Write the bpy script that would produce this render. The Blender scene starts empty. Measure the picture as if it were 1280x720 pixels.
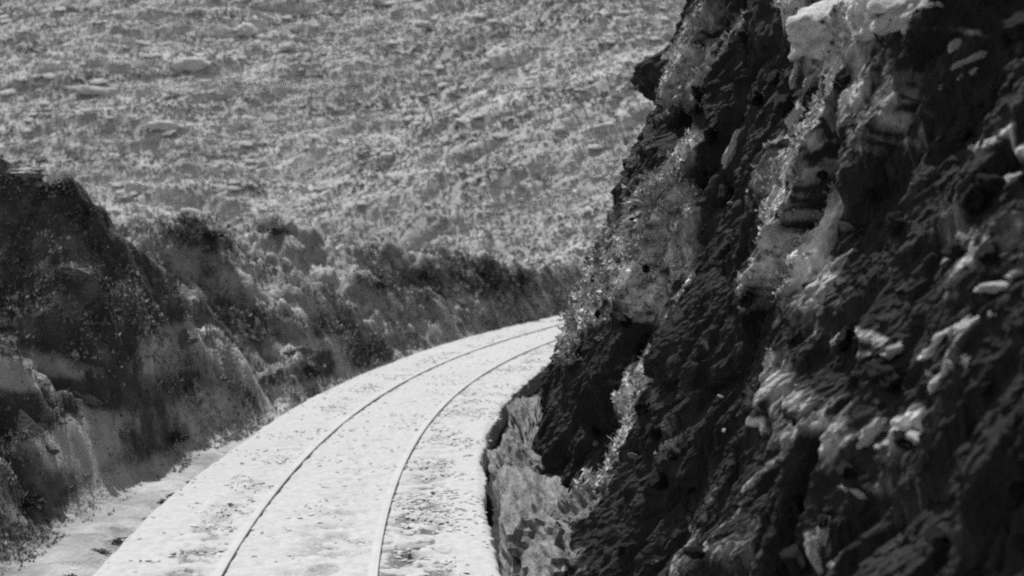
import bpy, math, random
import numpy as np
from mathutils import Vector, Matrix
from mathutils.bvhtree import BVHTree

random.seed(7)
rng = np.random.default_rng(7)
sc = bpy.context.scene
C = sc.collection

# ---------------------------------------------------------------- camera
FPX, HY, EYE = 1500.0, 291.3, 2.379          # focal length in photo pixels, horizon row, eye height
PITCH = math.atan2(360 - HY, FPX)
cam_d = bpy.data.cameras.new('camera')
cam = bpy.data.objects.new('camera', cam_d)
C.objects.link(cam)
cam_d.sensor_width = 36.0
cam_d.lens = 36.0 * FPX / 1280.0
cam.location = (0, 0, EYE)
cam.rotation_euler = (math.pi / 2 - PITCH, 0, 0)
cam_d.clip_start = 0.05
cam_d.clip_end = 2000
cam_d.dof.use_dof = True
cam_d.dof.focus_distance = 9.5
cam_d.dof.aperture_fstop = 1.6
sc.camera = cam

# ---------------------------------------------------------------- light
SUN_EL, SUN_AZ = math.radians(59), math.radians(-28)      # azimuth measured from +Y, negative is left
w = bpy.data.worlds.new("World")
sc.world = w
w.use_nodes = True
nt = w.node_tree
for n in list(nt.nodes): nt.nodes.remove(n)
wo = nt.nodes.new('ShaderNodeOutputWorld')
bg = nt.nodes.new('ShaderNodeBackground')
sky = nt.nodes.new('ShaderNodeTexSky')
sky.sky_type = 'NISHITA'
sky.sun_disc = False
sky.sun_elevation = SUN_EL
sky.sun_rotation = SUN_AZ
bw = nt.nodes.new('ShaderNodeRGBToBW')            # the place is seen on black-and-white film
nt.links.new(sky.outputs[0], bw.inputs[0])
nt.links.new(bw.outputs[0], bg.inputs[0])
bg.inputs[1].default_value = 0.15
nt.links.new(bg.outputs[0], wo.inputs[0])
sd = bpy.data.lights.new('sun', 'SUN')
sd.energy = 4.4
sd.angle = math.radians(0.6)
sd.color = (1, 1, 1)
so_ = bpy.data.objects.new('sun', sd)
C.objects.link(so_)
S = Vector((math.sin(SUN_AZ) * math.cos(SUN_EL), math.cos(SUN_AZ) * math.cos(SUN_EL), math.sin(SUN_EL)))
so_.rotation_euler = S.to_track_quat('Z', 'Y').to_euler()
so_.location = S * 60

sc.view_settings.view_transform = 'Standard'
sc.view_settings.look = 'None'
sc.view_settings.exposure = 0.2
sc.view_settings.gamma = 1.0
sc.cycles.pixel_filter_type = 'BLACKMAN_HARRIS'
sc.cycles.filter_width = 2.2
sc.cycles.max_bounces = 5
sc.cycles.use_denoising = False

# ---------------------------------------------------------------- numpy noise
def _h(ix, iy, seed):
    n = (ix.astype(np.int64) * 374761393 + iy.astype(np.int64) * 668265263 + seed * 1442695041) & 0xffffffff
    n = ((n ^ (n >> 13)) * 1274126177) & 0xffffffff
    n = n ^ (n >> 16)
    return (n & 0xffffff) / float(0xffffff)

def vnoise(x, y, seed=0):
    ix, iy = np.floor(x), np.floor(y)
    fx, fy = x - ix, y - iy
    fx = fx * fx * fx * (fx * (fx * 6 - 15) + 10)
    fy = fy * fy * fy * (fy * (fy * 6 - 15) + 10)
    a, b = _h(ix, iy, seed), _h(ix + 1, iy, seed)
    c, d = _h(ix, iy + 1, seed), _h(ix + 1, iy + 1, seed)
    return ((a * (1 - fx) + b * fx) * (1 - fy) + (c * (1 - fx) + d * fx) * fy) * 2 - 1

def fbm(x, y, seed=0, octv=4, gain=0.5):
    t, a, s = 0, 1.0, 0
    for i in range(octv):
        t = t + a * vnoise(x * 2.03 ** i + 17.3 * i, y * 2.03 ** i - 9.1 * i, seed + i)
        s += a
        a *= gain
    return t / s

def cells(x, y, seed=0, tilt=1.0):
    """faceted blocks: every cell is a small tilted plane at its own level; returns height -1..1 and distance to joint"""
    ix, iy = np.floor(x), np.floor(y)
    b1 = np.full(x.shape, 9.0); b2 = np.full(x.shape, 9.0); val = np.zeros(x.shape)
    for dx in (-1, 0, 1):
        for dy in (-1, 0, 1):
            cx, cy = ix + dx, iy + dy
            px = cx + .1 + .8 * _h(cx, cy, seed); py = cy + .1 + .8 * _h(cx, cy, seed + 1)
            d = np.hypot(x - px, y - py)
            v = (_h(cx, cy, seed + 2) * 2 - 1) + tilt * ((_h(cx, cy, seed + 3) * 2 - 1) * (x - px) + (_h(cx, cy, seed + 4) * 2 - .4) * (y - py) * -1)
            m = d < b1
            b2 = np.where(m, b1, np.minimum(b2, d))
            val = np.where(m, v, val)
            b1 = np.where(m, d, b1)
    return val, b2 - b1

def sstep(a, b, x):
    t = np.clip((x - a) / (b - a), 0, 1)
    return t * t * (3 - 2 * t)

# ---------------------------------------------------------------- track centreline (metres, the line bends right)
KS = np.array([-14, 0, 6, 12, 18, 24, 32, 36, 60.])
KV = np.array([.0215, .0223, .0195, .0207, .0166, .0045, .004, .022, .030])
SA = np.arange(-14, 60.01, 0.1)
kk = np.interp(SA, KS, KV)
HD = np.concatenate([[0], np.cumsum((kk[1:] + kk[:-1]) / 2 * 0.1)])
i0 = 140
HD = HD - HD[i0] - 0.1103
CX = np.cumsum(np.sin(HD)) * 0.1; CY = np.cumsum(np.cos(HD)) * 0.1
CX += -1.3848 - CX[i0]; CY += 7.0 - CY[i0]

def line_at(s):
    return np.interp(s, SA, CX), np.interp(s, SA, CY), np.interp(s, SA, HD)

def offset(s, o):
    """point o metres to the LEFT of the centreline"""
    x, y, h = line_at(s)
    return x - np.cos(h) * o, y + np.sin(h) * o

def to_so(x, y):
    """nearest station and signed left offset"""
    x = np.asarray(x, float); y = np.asarray(y, float)
    shp = x.shape; x = x.ravel(); y = y.ravel()
    S_ = np.empty(x.shape); O_ = np.empty(x.shape)
    cx, cy, hd, sa = CX[::4], CY[::4], HD[::4], SA[::4]
    for a in range(0, len(x), 40000):
        xx, yy = x[a:a + 40000], y[a:a + 40000]
        i = ((xx[:, None] - cx) ** 2 + (yy[:, None] - cy) ** 2).argmin(1)
        dx, dy = xx - cx[i], yy - cy[i]
        t = dx * np.sin(hd[i]) + dy * np.cos(hd[i])
        S_[a:a + 40000] = sa[i] + t
        O_[a:a + 40000] = -dx * np.cos(hd[i]) + dy * np.sin(hd[i])
    return S_.reshape(shp), O_.reshape(shp)

def ray(u, v):
    d = Vector(((u - 640) / FPX, -(v - 360) / FPX, -1))
    return (Matrix.Rotation(math.pi / 2 - PITCH, 3, 'X') @ d).normalized()

def at(u, v, Y):
    d = ray(u, v)
    return Vector((0, 0, EYE)) + d * (Y / d.y)

# ---------------------------------------------------------------- scene helpers
def tag(o, label=None, cat=None, group=None, kind=None):
    if label: o['label'] = label
    if cat: o['category'] = cat
    if group: o['group'] = group
    if kind: o['kind'] = kind
    return o

def link(name, me, mat=None, parent=None):
    o = bpy.data.objects.new(name, me)
    C.objects.link(o)
    if mat and not me.materials: me.materials.append(mat)
    if parent: o.parent = parent
    return o

def mesh_np(name, V, F, smooth=True):
    """V (n,3); F (m,k) all the same size"""
    me = bpy.data.meshes.new(name)
    V = np.asarray(V, np.float32); F = np.asarray(F, np.int32)
    k = F.shape[1]
    me.vertices.add(len(V)); me.vertices.foreach_set('co', V.ravel())
    me.loops.add(F.size); me.loops.foreach_set('vertex_index', F.ravel())
    me.polygons.add(len(F))
    me.polygons.foreach_set('loop_start', np.arange(0, F.size, k, dtype=np.int32))
    me.polygons.foreach_set('use_smooth', np.full(len(F), smooth, bool))
    me.update(calc_edges=True)
    return me

def attr(me, name, vals):
    a = me.attributes.new(name, 'FLOAT', 'POINT')
    a.data.foreach_set('value', np.asarray(vals, np.float32).ravel())

def grid_faces(nr, nc, flip=False):
    i = np.arange(nr * nc).reshape(nr, nc)
    q = np.stack([i[:-1, :-1], i[:-1, 1:], i[1:, 1:], i[1:, :-1]], -1).reshape(-1, 4)
    return q[:, ::-1] if flip else q

# ---------------------------------------------------------------- materials (greys: the film has no colour)
def g(v): return (v, v, v, 1)

def material(name, ramp, scale=6.0, bump=0.4, bump_dist=0.02, rough=0.9, use_pale=False, pale_ramp=None, stretch=(1, 1, 1), fine=60.0, spec=0.2, detail=8.0, mask=(.80, 1.30)):
    m = bpy.data.materials.new(name)
    m.use_nodes = True
    t = m.node_tree
    for n in list(t.nodes): t.nodes.remove(n)
    N = t.nodes.new; L = t.links.new
    out = N('ShaderNodeOutputMaterial'); p = N('ShaderNodeBsdfPrincipled')
    L(p.outputs[0], out.inputs[0])
    p.inputs['Roughness'].default_value = rough
    p.inputs['Specular IOR Level'].default_value = spec
    tc = N('ShaderNodeTexCoord'); mp = N('ShaderNodeMapping')
    mp.inputs['Scale'].default_value = stretch
    L(tc.outputs['Object'], mp.inputs[0])
    n1 = N('ShaderNodeTexNoise'); n1.inputs['Scale'].default_value = scale; n1.inputs['Detail'].default_value = detail
    n1.inputs['Roughness'].default_value = 0.62
    L(mp.outputs[0], n1.inputs['Vector'])
    def mkramp(r):
        c = N('ShaderNodeValToRGB')
        e = c.color_ramp.elements
        e[0].position, e[0].color = r[0][0], g(r[0][1])
        e[1].position, e[1].color = r[-1][0], g(r[-1][1])
        for pz, v in r[1:-1]:
            x = e.new(pz); x.color = g(v)
        L(n1.outputs[0], c.inputs[0])
        return c
    c1 = mkramp(ramp)
    col = c1.outputs[0]
    if use_pale:
        c2 = mkramp(pale_ramp)
        a = N('ShaderNodeAttribute'); a.attribute_name = 'pale'
        n3 = N('ShaderNodeTexNoise'); n3.inputs['Scale'].default_value = scale * 3.1; n3.inputs['Detail'].default_value = 10; n3.inputs['Roughness'].default_value = .78
        L(mp.outputs[0], n3.inputs['Vector'])
        ad = N('ShaderNodeMath'); ad.operation = 'MULTIPLY_ADD'
        L(n3.outputs[0], ad.inputs[0]); ad.inputs[1].default_value = 1.5; L(a.outputs['Fac'], ad.inputs[2])
        mr = N('ShaderNodeMapRange'); mr.inputs['From Min'].default_value = mask[0]; mr.inputs['From Max'].default_value = mask[1]
        L(ad.outputs[0], mr.inputs[0])
        mx = N('ShaderNodeMix'); mx.data_type = 'RGBA'
        L(mr.outputs[0], mx.inputs['Factor']); L(c1.outputs[0], mx.inputs['A']); L(c2.outputs[0], mx.inputs['B'])
        col = mx.outputs['Result']
    L(col, p.inputs['Base Color'])
    n2 = N('ShaderNodeTexNoise'); n2.inputs['Scale'].default_value = fine; n2.inputs['Detail'].default_value = 5
    L(mp.outputs[0], n2.inputs['Vector'])
    sm = N('ShaderNodeMath'); sm.operation = 'MULTIPLY_ADD'
    L(n2.outputs[0], sm.inputs[0]); sm.inputs[1].default_value = 0.35; L(n1.outputs[0], sm.inputs[2])
    b = N('ShaderNodeBump'); b.inputs['Strength'].default_value = bump; b.inputs['Distance'].default_value = bump_dist
    L(sm.outputs[0], b.inputs['Height']); L(b.outputs[0], p.inputs['Normal'])
    return m

M = {}
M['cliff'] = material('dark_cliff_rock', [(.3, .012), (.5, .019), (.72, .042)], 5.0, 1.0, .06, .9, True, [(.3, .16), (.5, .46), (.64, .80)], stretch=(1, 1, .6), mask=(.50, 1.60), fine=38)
M['pale_rock'] = material('pale_rock', [(.25, .26), (.5, .44), (.75, .66)], 5, .8, .03, .9, fine=50)
M['foot_rock'] = material('rough_foot_rock', [(.28, .08), (.5, .20), (.72, .36)], 9, 1.0, .05, .95, fine=40, detail=12)
M['ditch'] = material('dark_ditch_soil', [(.3, .015), (.5, .03), (.7, .06)], 6, 1.0, .04, .95, fine=40)  # very dark soil over the whole ditch floor
M['grey_rock'] = material('grey_rock', [(.25, .07), (.5, .15), (.75, .28)], 6, .8, .03, .9, fine=50)
M['dark_rock'] = material('dark_rock', [(.3, .006), (.5, .013), (.75, .035)], 3, 1.0, .05, .9, fine=50)
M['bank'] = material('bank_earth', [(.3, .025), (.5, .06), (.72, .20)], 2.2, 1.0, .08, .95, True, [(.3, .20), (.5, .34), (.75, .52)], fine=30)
M['hill'] = material('hill_grass', [(.3, .24), (.5, .36), (.7, .48)], .9, .8, .12, .95, True, [(.3, .34), (.5, .46), (.75, .60)], stretch=(.4, 1, 1.6), fine=4.0)
M['verge'] = material('verge_earth', [(.3, .10), (.5, .40), (.75, .55)], 2.5, .6, .03, .95, fine=40)
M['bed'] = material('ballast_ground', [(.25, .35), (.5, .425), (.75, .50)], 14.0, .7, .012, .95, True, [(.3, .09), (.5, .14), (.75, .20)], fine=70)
M['stone'] = material('ballast_stone', [(.3, .40), (.5, .50), (.7, .58)], 9.0, .3, .01, .95, fine=80)
M['rail'] = material('worn_rail_steel', [(.3, .38), (.5, .43), (.7, .48)], 3.0, .2, .004, .75, fine=90, spec=.2)
M['rail_side'] = material('dull_rail_web', [(.3, .22), (.5, .31), (.7, .40)], 6.0, .3, .004, .8, fine=90)
M['wood'] = material('weathered_sleeper_wood', [(.3, .18), (.5, .30), (.7, .42)], 5.0, .7, .01, .95, stretch=(1, 8, 8), fine=60)
M['scrub'] = material('scrub_leaves', [(.38, .15), (.5, .46), (.60, .80)], .5, .2, .02, .9, stretch=(.35, 1, 2.0), fine=20, detail=10)
M['dark_scrub'] = material('dark_scrub_leaves', [(.3, .02), (.5, .04), (.7, .08)], 3.0, .3, .02, .9, fine=20)
M['bank_leaf'] = material('bank_herb_leaves', [(.32, .04), (.5, .15), (.66, .40)], 1.6, .3, .02, .9, fine=20)
M['bright_leaf'] = material('bright_herb_leaves', [(.35, .08), (.5, .34), (.64, .70)], 9.0, .3, .02, .9, fine=20)
M['grass'] = material('dry_grass', [(.3, .16), (.5, .28), (.7, .42)], 3.0, .3, .02, .9, fine=20)
M['soil'] = material('far_ground_soil', [(.3, .06), (.5, .12), (.7, .2)], .8, .5, .1, .95, fine=8)

# ---------------------------------------------------------------- far ground sheet
me = mesh_np('ground', [(-700, -700, -3.2), (700, -700, -3.2), (700, 700, -3.2), (-700, 700, -3.2)], [(0, 1, 2, 3)])
tag(link('ground', me, M['soil']), 'dark earth far below the railway reaching to the horizon', kind='structure')

# ---------------------------------------------------------------- hillside
def seg_blob(X, Z, cx, cz, rx, rz, ang=0):
    ca, sa = math.cos(ang), math.sin(ang)
    dx, dz = X - cx, Z - cz
    return np.exp(-(((dx * ca + dz * sa) / rx) ** 2 + ((-dx * sa + dz * ca) / rz) ** 2))

def hill_base(x, y):
    yy = y + 0.10 * x + 3.0 * np.sin(x * .07 + .6) + 1.5 * np.sin(x * .19)
    t = yy - 41
    z = -1.6 + np.where(t > 0, t * 0.70, t * 0.12)
    z = z + 0.8 * np.exp(-(t / 3) ** 2)
    return z

def hill_z(x, y):
    z = hill_base(x, y)
    n = 1.2 * fbm(x * .07, y * .14, 11, 3)
    t = fbm(x * .16, y * .55, 21, 4)
    terr = z * 1.1 + 2.4 * t
    fr = terr - np.floor(terr)
    terrace = (sstep(0, .75, fr) - fr) * 0.15
    lump = .30 * sstep(-.1, .35, fbm(x * .55, y * .9, 33, 3)) + .22 * np.abs(fbm(x * .4, y * 1.2, 31, 4)) + .10 * fbm(x * 1.0, y * 3.0, 41, 4)
    return z + n + terrace + lump

xs = np.concatenate([np.arange(-130, -40, .9), np.arange(-40, 30, .16), np.arange(30, 130, .9)])
ys = np.concatenate([np.arange(30, 78, .17), np.arange(78, 190, .9)])
X, Y = np.meshgrid(xs, ys)
Z = hill_z(X, Y)
V = np.stack([X, Y, Z], -1).reshape(-1, 3)
me = mesh_np('hillside', V, grid_faces(*X.shape))
# project the patches of bare pale ground onto the slope (world positions on the slope plane)
pl = .4 * fbm(X * .30, Y * 1.1, 51, 4) + .45 * fbm(X * .85, Y * 3.2, 61, 4) - .05
def hill_hit(u, v):
    d = ray(u, v); o = Vector((0, 0, EYE)); t = 34.0
    while t < 200:
        p = o + d * t
        if p.z < float(hill_base(p.x, p.y)): return p
        t += .1
    return o + d * 60
for u, v, ru, rv, a in ((238, 86, 46, 17, .5), (70, 95, 60, 12, .5), (310, 42, 20, 16, .5), (360, 62, 18, 10, .35), (200, 160, 34, 10, .5), (590, 135, 55, 12, .35), (628, 74, 22, 16, .5),
                        (530, 32, 14, 6, .7), (440, 100, 60, 10, .25), (110, 45, 60, 14, .25), (300, 245, 110, 22, .30), (170, 262, 50, 22, .45), (480, 215, 40, 10, .3), (700, 215, 60, 8, .35),
                        (370, 195, 60, 8, .3), (40, 180, 60, 14, .2), (700, 165, 40, 6, .3), (800, 40, 60, 10, .2), (590, 150, 40, 30, -.1), (640, 280, 90, 26, -.45), (620, 20, 60, 10, -.1), (30, 150, 40, 12, -.35), (150, 190, 60, 10, -.3),
                        (250, 120, 40, 9, -.3), (480, 60, 60, 20, -.15), (700, 60, 70, 20, -.2), (560, 180, 80, 18, -.15)):
    p = hill_hit(u, v); q = hill_hit(u, v - rv)
    pl += a * np.exp(-(((X - p.x) / (ru / FPX * p.y * 1.1)) ** 2 + ((Y - p.y) / (abs(q.y - p.y) * 1.1 + .05)) ** 2))
attr(me, 'pale', np.clip(.05 + pl, -1, 1))
hill = tag(link('hillside', me, M['hill']), 'steep scrubby hillside filling the view beyond the railway cutting', kind='structure')

# ---------------------------------------------------------------- left bank
RIDGES = [
    (1.7, [(-260, 170, 13.5), (-100, 195, 13), (0, 203, 12.9), (60, 212, 13.0), (95, 228, 13.3), (112, 268, 13.5), (160, 302, 13.8), (212, 335, 14.3), (235, 380, 14.6), (262, 430, 14.6)]),
    (1.5, [(-260, 350, 9.2), (-120, 400, 10.4), (0, 450, 11.0), (80, 482, 11.3), (140, 524, 11.6), (165, 572, 11.8)]),
    (1.6, [(-200, 560, 8.2), (-60, 590, 8.7), (20, 600, 9.4), (60, 630, 9.7)]),
    (1.5, [(170, 440, 15.0), (205, 412, 15.6), (250, 412, 15.8), (290, 445, 15.8), (330, 500, 15.6)]),
    (1.35, [(150, 296, 18.5), (210, 286, 19.0), (265, 284, 19.6), (310, 310, 20.2), (370, 345, 20.6), (430, 372, 21.5), (490, 400, 22.6), (540, 428, 24.0)]),
    (1.9, [(345, 442, 18.0), (385, 431, 18.5), (415, 445, 18.8), (426, 468, 18.9)]),
    (1.15, [(-100, 285, 25), (150, 283, 25), (260, 278, 25.5), (340, 273, 26), (385, 285, 26.5), (415, 308, 27), (500, 306, 28.5), (600, 317, 31.5), (690, 320, 36.0), (760, 327, 41), (860, 330, 48)]),
    (1.6, [(440, 335, 25.5), (480, 345, 26.2), (530, 365, 27), (575, 398, 27.6)]),
]
def foot(s):      # where the bank starts, metres left of the centreline
    return np.interp(s, [-14, 0, 3, 6, 8.5, 11.5, 60], [2.5, 2.35, 2.2, 2.0, 1.75, 1.62, 1.62])
def edge_l(s):    # left edge of the ballast bed
    return np.interp(s, [-14, 1.4, 3.4, 6.9, 8.6, 14.5, 18.2, 24, 29, 60], [1.4, 1.42, 1.47, 1.44, 1.5, 1.53, 1.6, 1.66, 1.6, 1.6])
def edge_r(s):    # right edge of the bed
    return np.interp(s, [-14, 1.1, 3.4, 6, 8, 12, 60], [1.45, 1.45, 1.40, 1.35, 1.33, 1.38, 1.42])

def seg_dist(x, y, a, b):
    dx, dy = b[0] - a[0], b[1] - a[1]
    t = np.clip(((x - a[0]) * dx + (y - a[1]) * dy) / (dx * dx + dy * dy + 1e-9), 0, 1)
    return np.hypot(x - a[0] - t * dx, y - a[1] - t * dy), a[2] + t * (b[2] - a[2])

def bank_z(x, y, s, o, detail=True):
    z = np.full(x.shape, -2.0)
    wx = x + .45 * fbm(x * .9, y * .9, 3, 5, .6); wy = y + .45 * fbm(x * .9, y * .9, 5, 5, .6)
    for slope, pts in RIDGES:
        P = [at(*p) for p in pts]
        best = np.full(x.shape, -9.0)
        for a, b in zip(P[:-1], P[1:]):
            d, zz = seg_dist(wx, wy, a, b)
            best = np.maximum(best, zz - slope * np.sqrt(d * d + .03) + slope * .17)
        z = np.maximum(z, best)
    lim = (o - foot(s)) * (1.9 + 1.1 * sstep(16, 12, y)) * (1 + .7 * fbm(x * 1.6, y * 1.6, 14, 5, .6))
    lim = np.where(lim < 0, lim * .0, lim)
    bench = -0.12 + .05 * fbm(x * 1.5, y * 1.5, 9, 3) - .10 * np.exp(-((o - edge_l(s) - .10) / .09) ** 2) * sstep(10, 5, s)
    rise = np.maximum(z, bench)
    k = sstep(-.05, .35, o - foot(s))
    rise = rise + 0
    z2 = bench * (1 - k) + np.minimum(rise, lim + .0 + .1) * k
    z2 = np.maximum(z2, bench)
    for _ in range(5):
        P_ = np.pad(z2, 1, mode='edge')
        z2 = (P_[1:-1, 1:-1] * 4 + P_[:-2, 1:-1] * 2 + P_[2:, 1:-1] * 2 + P_[1:-1, :-2] * 2 + P_[1:-1, 2:] * 2 + P_[:-2, :-2] + P_[:-2, 2:] + P_[2:, :-2] + P_[2:, 2:]) / 16
    if detail:
        am = sstep(.0, .5, o - foot(s))
        c1, j1 = cells(x * 1.1 + .5 * z2, y * 1.1 + z2 * .7, 70)
        c2, j2 = cells(x * 3.2 + z2, y * 3.2 + z2 * 2, 80)
        z2 = z2 + am * (.05 * c1 + .03 * c2 + .50 * np.abs(fbm(x * 1.1, y * 1.1, 88, 5, .6)) - .12 + .16 * fbm(x * 2.4, y * 2.4, 90, 5, .6) + .02 * fbm(x * 12, y * 12, 95, 2)) + .012 * fbm(x * 9, y * 9, 97, 2)
    return z2

xs = np.concatenate([np.arange(-22, -9, .12), np.arange(-9, 3, .05), np.arange(3, 22, .15)])
ys = np.concatenate([np.arange(-8, 6, .12), np.arange(6, 30, .05), np.arange(30, 52, .12)])
X, Y = np.meshgrid(xs, ys)
SS, OO = to_so(X, Y)
Z = bank_z(X, Y, SS, OO)
# sinks away at its rear so that it ends under the hillside
V = np.stack([X, Y, Z], -1).reshape(-1, 3)
F = grid_faces(*X.shape)
ok = (OO.ravel()[F] > 1.30).all(1) & (SS.ravel()[F] < 59).all(1)
F = F[ok]
used = np.unique(F); remap = np.full(len(V), -1); remap[used] = np.arange(len(used))
# vertices just inside the bed edge tuck under the bed
Zb = V[:, 2].copy()
inner = OO.ravel() < edge_l(SS.ravel()) - .02
V[inner, 2] = np.minimum(V[inner, 2], -.2)
me = mesh_np('cutting_bank', V[used], remap[F])
BANK_PTS = V[used].copy(); BANK_F = remap[F][:, :3]
bank_bvh = BVHTree.FromPolygons([tuple(p) for p in V[used].tolist()], remap[F].tolist())
ox, oy, oz = V[used, 0], V[used, 1], V[used, 2]
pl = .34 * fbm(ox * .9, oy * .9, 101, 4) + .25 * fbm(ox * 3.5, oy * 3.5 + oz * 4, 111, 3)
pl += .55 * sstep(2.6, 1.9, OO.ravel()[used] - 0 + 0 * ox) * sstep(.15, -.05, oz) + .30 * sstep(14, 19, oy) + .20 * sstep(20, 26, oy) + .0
def bank_hit(u, v):
    h = bank_bvh.ray_cast(Vector((0, 0, EYE)), ray(u, v))
    return h[0]
BANKP = [ # u, v, radius px across, down, angle deg (down to the right positive), amount; puts crest light and hollow shade into the bank colour
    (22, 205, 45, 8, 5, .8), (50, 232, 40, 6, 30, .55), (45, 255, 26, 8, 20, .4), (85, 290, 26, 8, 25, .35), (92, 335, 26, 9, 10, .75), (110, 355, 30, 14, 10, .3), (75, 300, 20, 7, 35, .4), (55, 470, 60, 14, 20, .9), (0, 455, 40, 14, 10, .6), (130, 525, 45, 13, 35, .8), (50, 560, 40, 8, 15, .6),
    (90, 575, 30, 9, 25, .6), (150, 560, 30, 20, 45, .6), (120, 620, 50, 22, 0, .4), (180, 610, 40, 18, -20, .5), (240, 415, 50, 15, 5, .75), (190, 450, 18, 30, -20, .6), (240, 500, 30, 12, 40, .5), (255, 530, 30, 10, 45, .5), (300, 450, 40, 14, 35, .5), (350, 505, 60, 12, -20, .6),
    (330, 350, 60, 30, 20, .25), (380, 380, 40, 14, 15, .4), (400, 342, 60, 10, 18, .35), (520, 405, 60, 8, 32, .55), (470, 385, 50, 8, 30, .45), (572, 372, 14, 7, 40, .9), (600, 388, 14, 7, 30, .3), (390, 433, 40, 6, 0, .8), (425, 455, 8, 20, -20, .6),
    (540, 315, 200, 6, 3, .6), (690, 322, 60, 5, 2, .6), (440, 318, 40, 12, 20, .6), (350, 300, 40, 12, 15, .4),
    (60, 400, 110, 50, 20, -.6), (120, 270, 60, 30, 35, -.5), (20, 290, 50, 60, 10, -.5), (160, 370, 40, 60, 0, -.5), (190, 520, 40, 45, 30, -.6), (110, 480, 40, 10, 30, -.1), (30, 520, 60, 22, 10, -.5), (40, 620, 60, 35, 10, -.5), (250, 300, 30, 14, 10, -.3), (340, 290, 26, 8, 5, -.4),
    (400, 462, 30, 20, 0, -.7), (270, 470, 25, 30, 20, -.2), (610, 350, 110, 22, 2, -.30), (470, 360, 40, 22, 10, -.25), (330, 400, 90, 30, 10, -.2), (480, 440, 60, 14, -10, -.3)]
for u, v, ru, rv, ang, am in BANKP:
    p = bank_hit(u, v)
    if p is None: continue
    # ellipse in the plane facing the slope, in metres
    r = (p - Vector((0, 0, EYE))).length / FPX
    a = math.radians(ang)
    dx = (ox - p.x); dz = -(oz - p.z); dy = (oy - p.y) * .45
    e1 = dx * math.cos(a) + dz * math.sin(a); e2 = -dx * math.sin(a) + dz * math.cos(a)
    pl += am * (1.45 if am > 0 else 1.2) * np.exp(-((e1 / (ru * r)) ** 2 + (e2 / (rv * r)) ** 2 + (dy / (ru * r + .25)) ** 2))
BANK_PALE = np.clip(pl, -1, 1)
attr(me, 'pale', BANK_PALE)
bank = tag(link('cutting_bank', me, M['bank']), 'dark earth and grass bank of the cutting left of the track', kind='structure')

# ---------------------------------------------------------------- ballast bed
ss = np.concatenate([np.arange(-14, -1, .06), np.arange(-1, 14, .03), np.arange(14, 58, .08)])
tt = np.linspace(0, 1, 110)
SG, TG = np.meshgrid(ss, tt, indexing='ij')
OL, OR = edge_l(SG) + .015 * fbm(SG * 3, SG * 0, 5, 3), edge_r(SG) + .07 * fbm(SG * 2.2, SG * 0 + 3, 6, 5, .65)
OG = OL + (-OR - OL) * TG
XG, YG = offset(SG, OG)
RH = .5
def bed_z(s, o, x, y):
    z = .012 * fbm(x * 3, y * 3, 200, 3) + .008 * fbm(x * 14, y * 14, 210, 3)
    # hollows beside the rails and at the sleeper ends
    per = .5 + .5 * np.cos(2 * np.pi * (s / .62))
    near = np.exp(-((o + .85) / .22) ** 2) + .65 * np.exp(-((o + .18) / .30) ** 2) + .7 * np.exp(-((o - .82) / .22) ** 2)
    c, j = cells(x * 7 + .8 * fbm(x * 3, y * 3, 4, 2), y * 7, 220)
    z = z - .035 * near * sstep(.25, .75, fbm(x * 5.5, y * 5.5, 230, 3) * .9 + .30 * per) * sstep(14, 2, s) - .03 * near * sstep(-.05, .22, fbm(x * 6, y * 8, 231, 4) + .10 * per - .05) * sstep(10, 0, s) + .012 * c * near
    e = np.minimum(edge_l(s) - o, o + edge_r(s))
    z = z - .02 * sstep(.06, 0, e)
    return z
ZG = bed_z(SG, OG, XG, YG)
V = np.stack([XG, YG, ZG], -1)
# skirts down both sides
skl = V[:, :1].copy(); skr = V[:, -1:].copy()
lx, ly = offset(ss, edge_l(ss) + .10); skl[:, 0, 0] = lx; skl[:, 0, 1] = ly; skl[:, 0, 2] = -.45
rx, ry = offset(ss, -edge_r(ss) - .03); skr[:, 0, 0] = rx; skr[:, 0, 1] = ry; skr[:, 0, 2] = -.45
V = np.concatenate([skl, V, skr], 1)
me = mesh_np('ballast_bed', V.reshape(-1, 3), grid_faces(V.shape[0], V.shape[1], True))
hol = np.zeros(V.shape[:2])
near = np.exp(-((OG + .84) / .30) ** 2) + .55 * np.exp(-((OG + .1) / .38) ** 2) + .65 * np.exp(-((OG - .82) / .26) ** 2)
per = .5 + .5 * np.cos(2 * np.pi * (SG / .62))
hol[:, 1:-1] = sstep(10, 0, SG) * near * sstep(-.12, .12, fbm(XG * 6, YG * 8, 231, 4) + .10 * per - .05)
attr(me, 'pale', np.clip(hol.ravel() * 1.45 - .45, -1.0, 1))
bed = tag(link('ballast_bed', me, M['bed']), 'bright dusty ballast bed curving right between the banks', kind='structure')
bed_bvh = BVHTree.FromPolygons([tuple(p) for p in V.reshape(-1, 3).tolist()], grid_faces(V.shape[0], V.shape[1], True).tolist())

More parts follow.
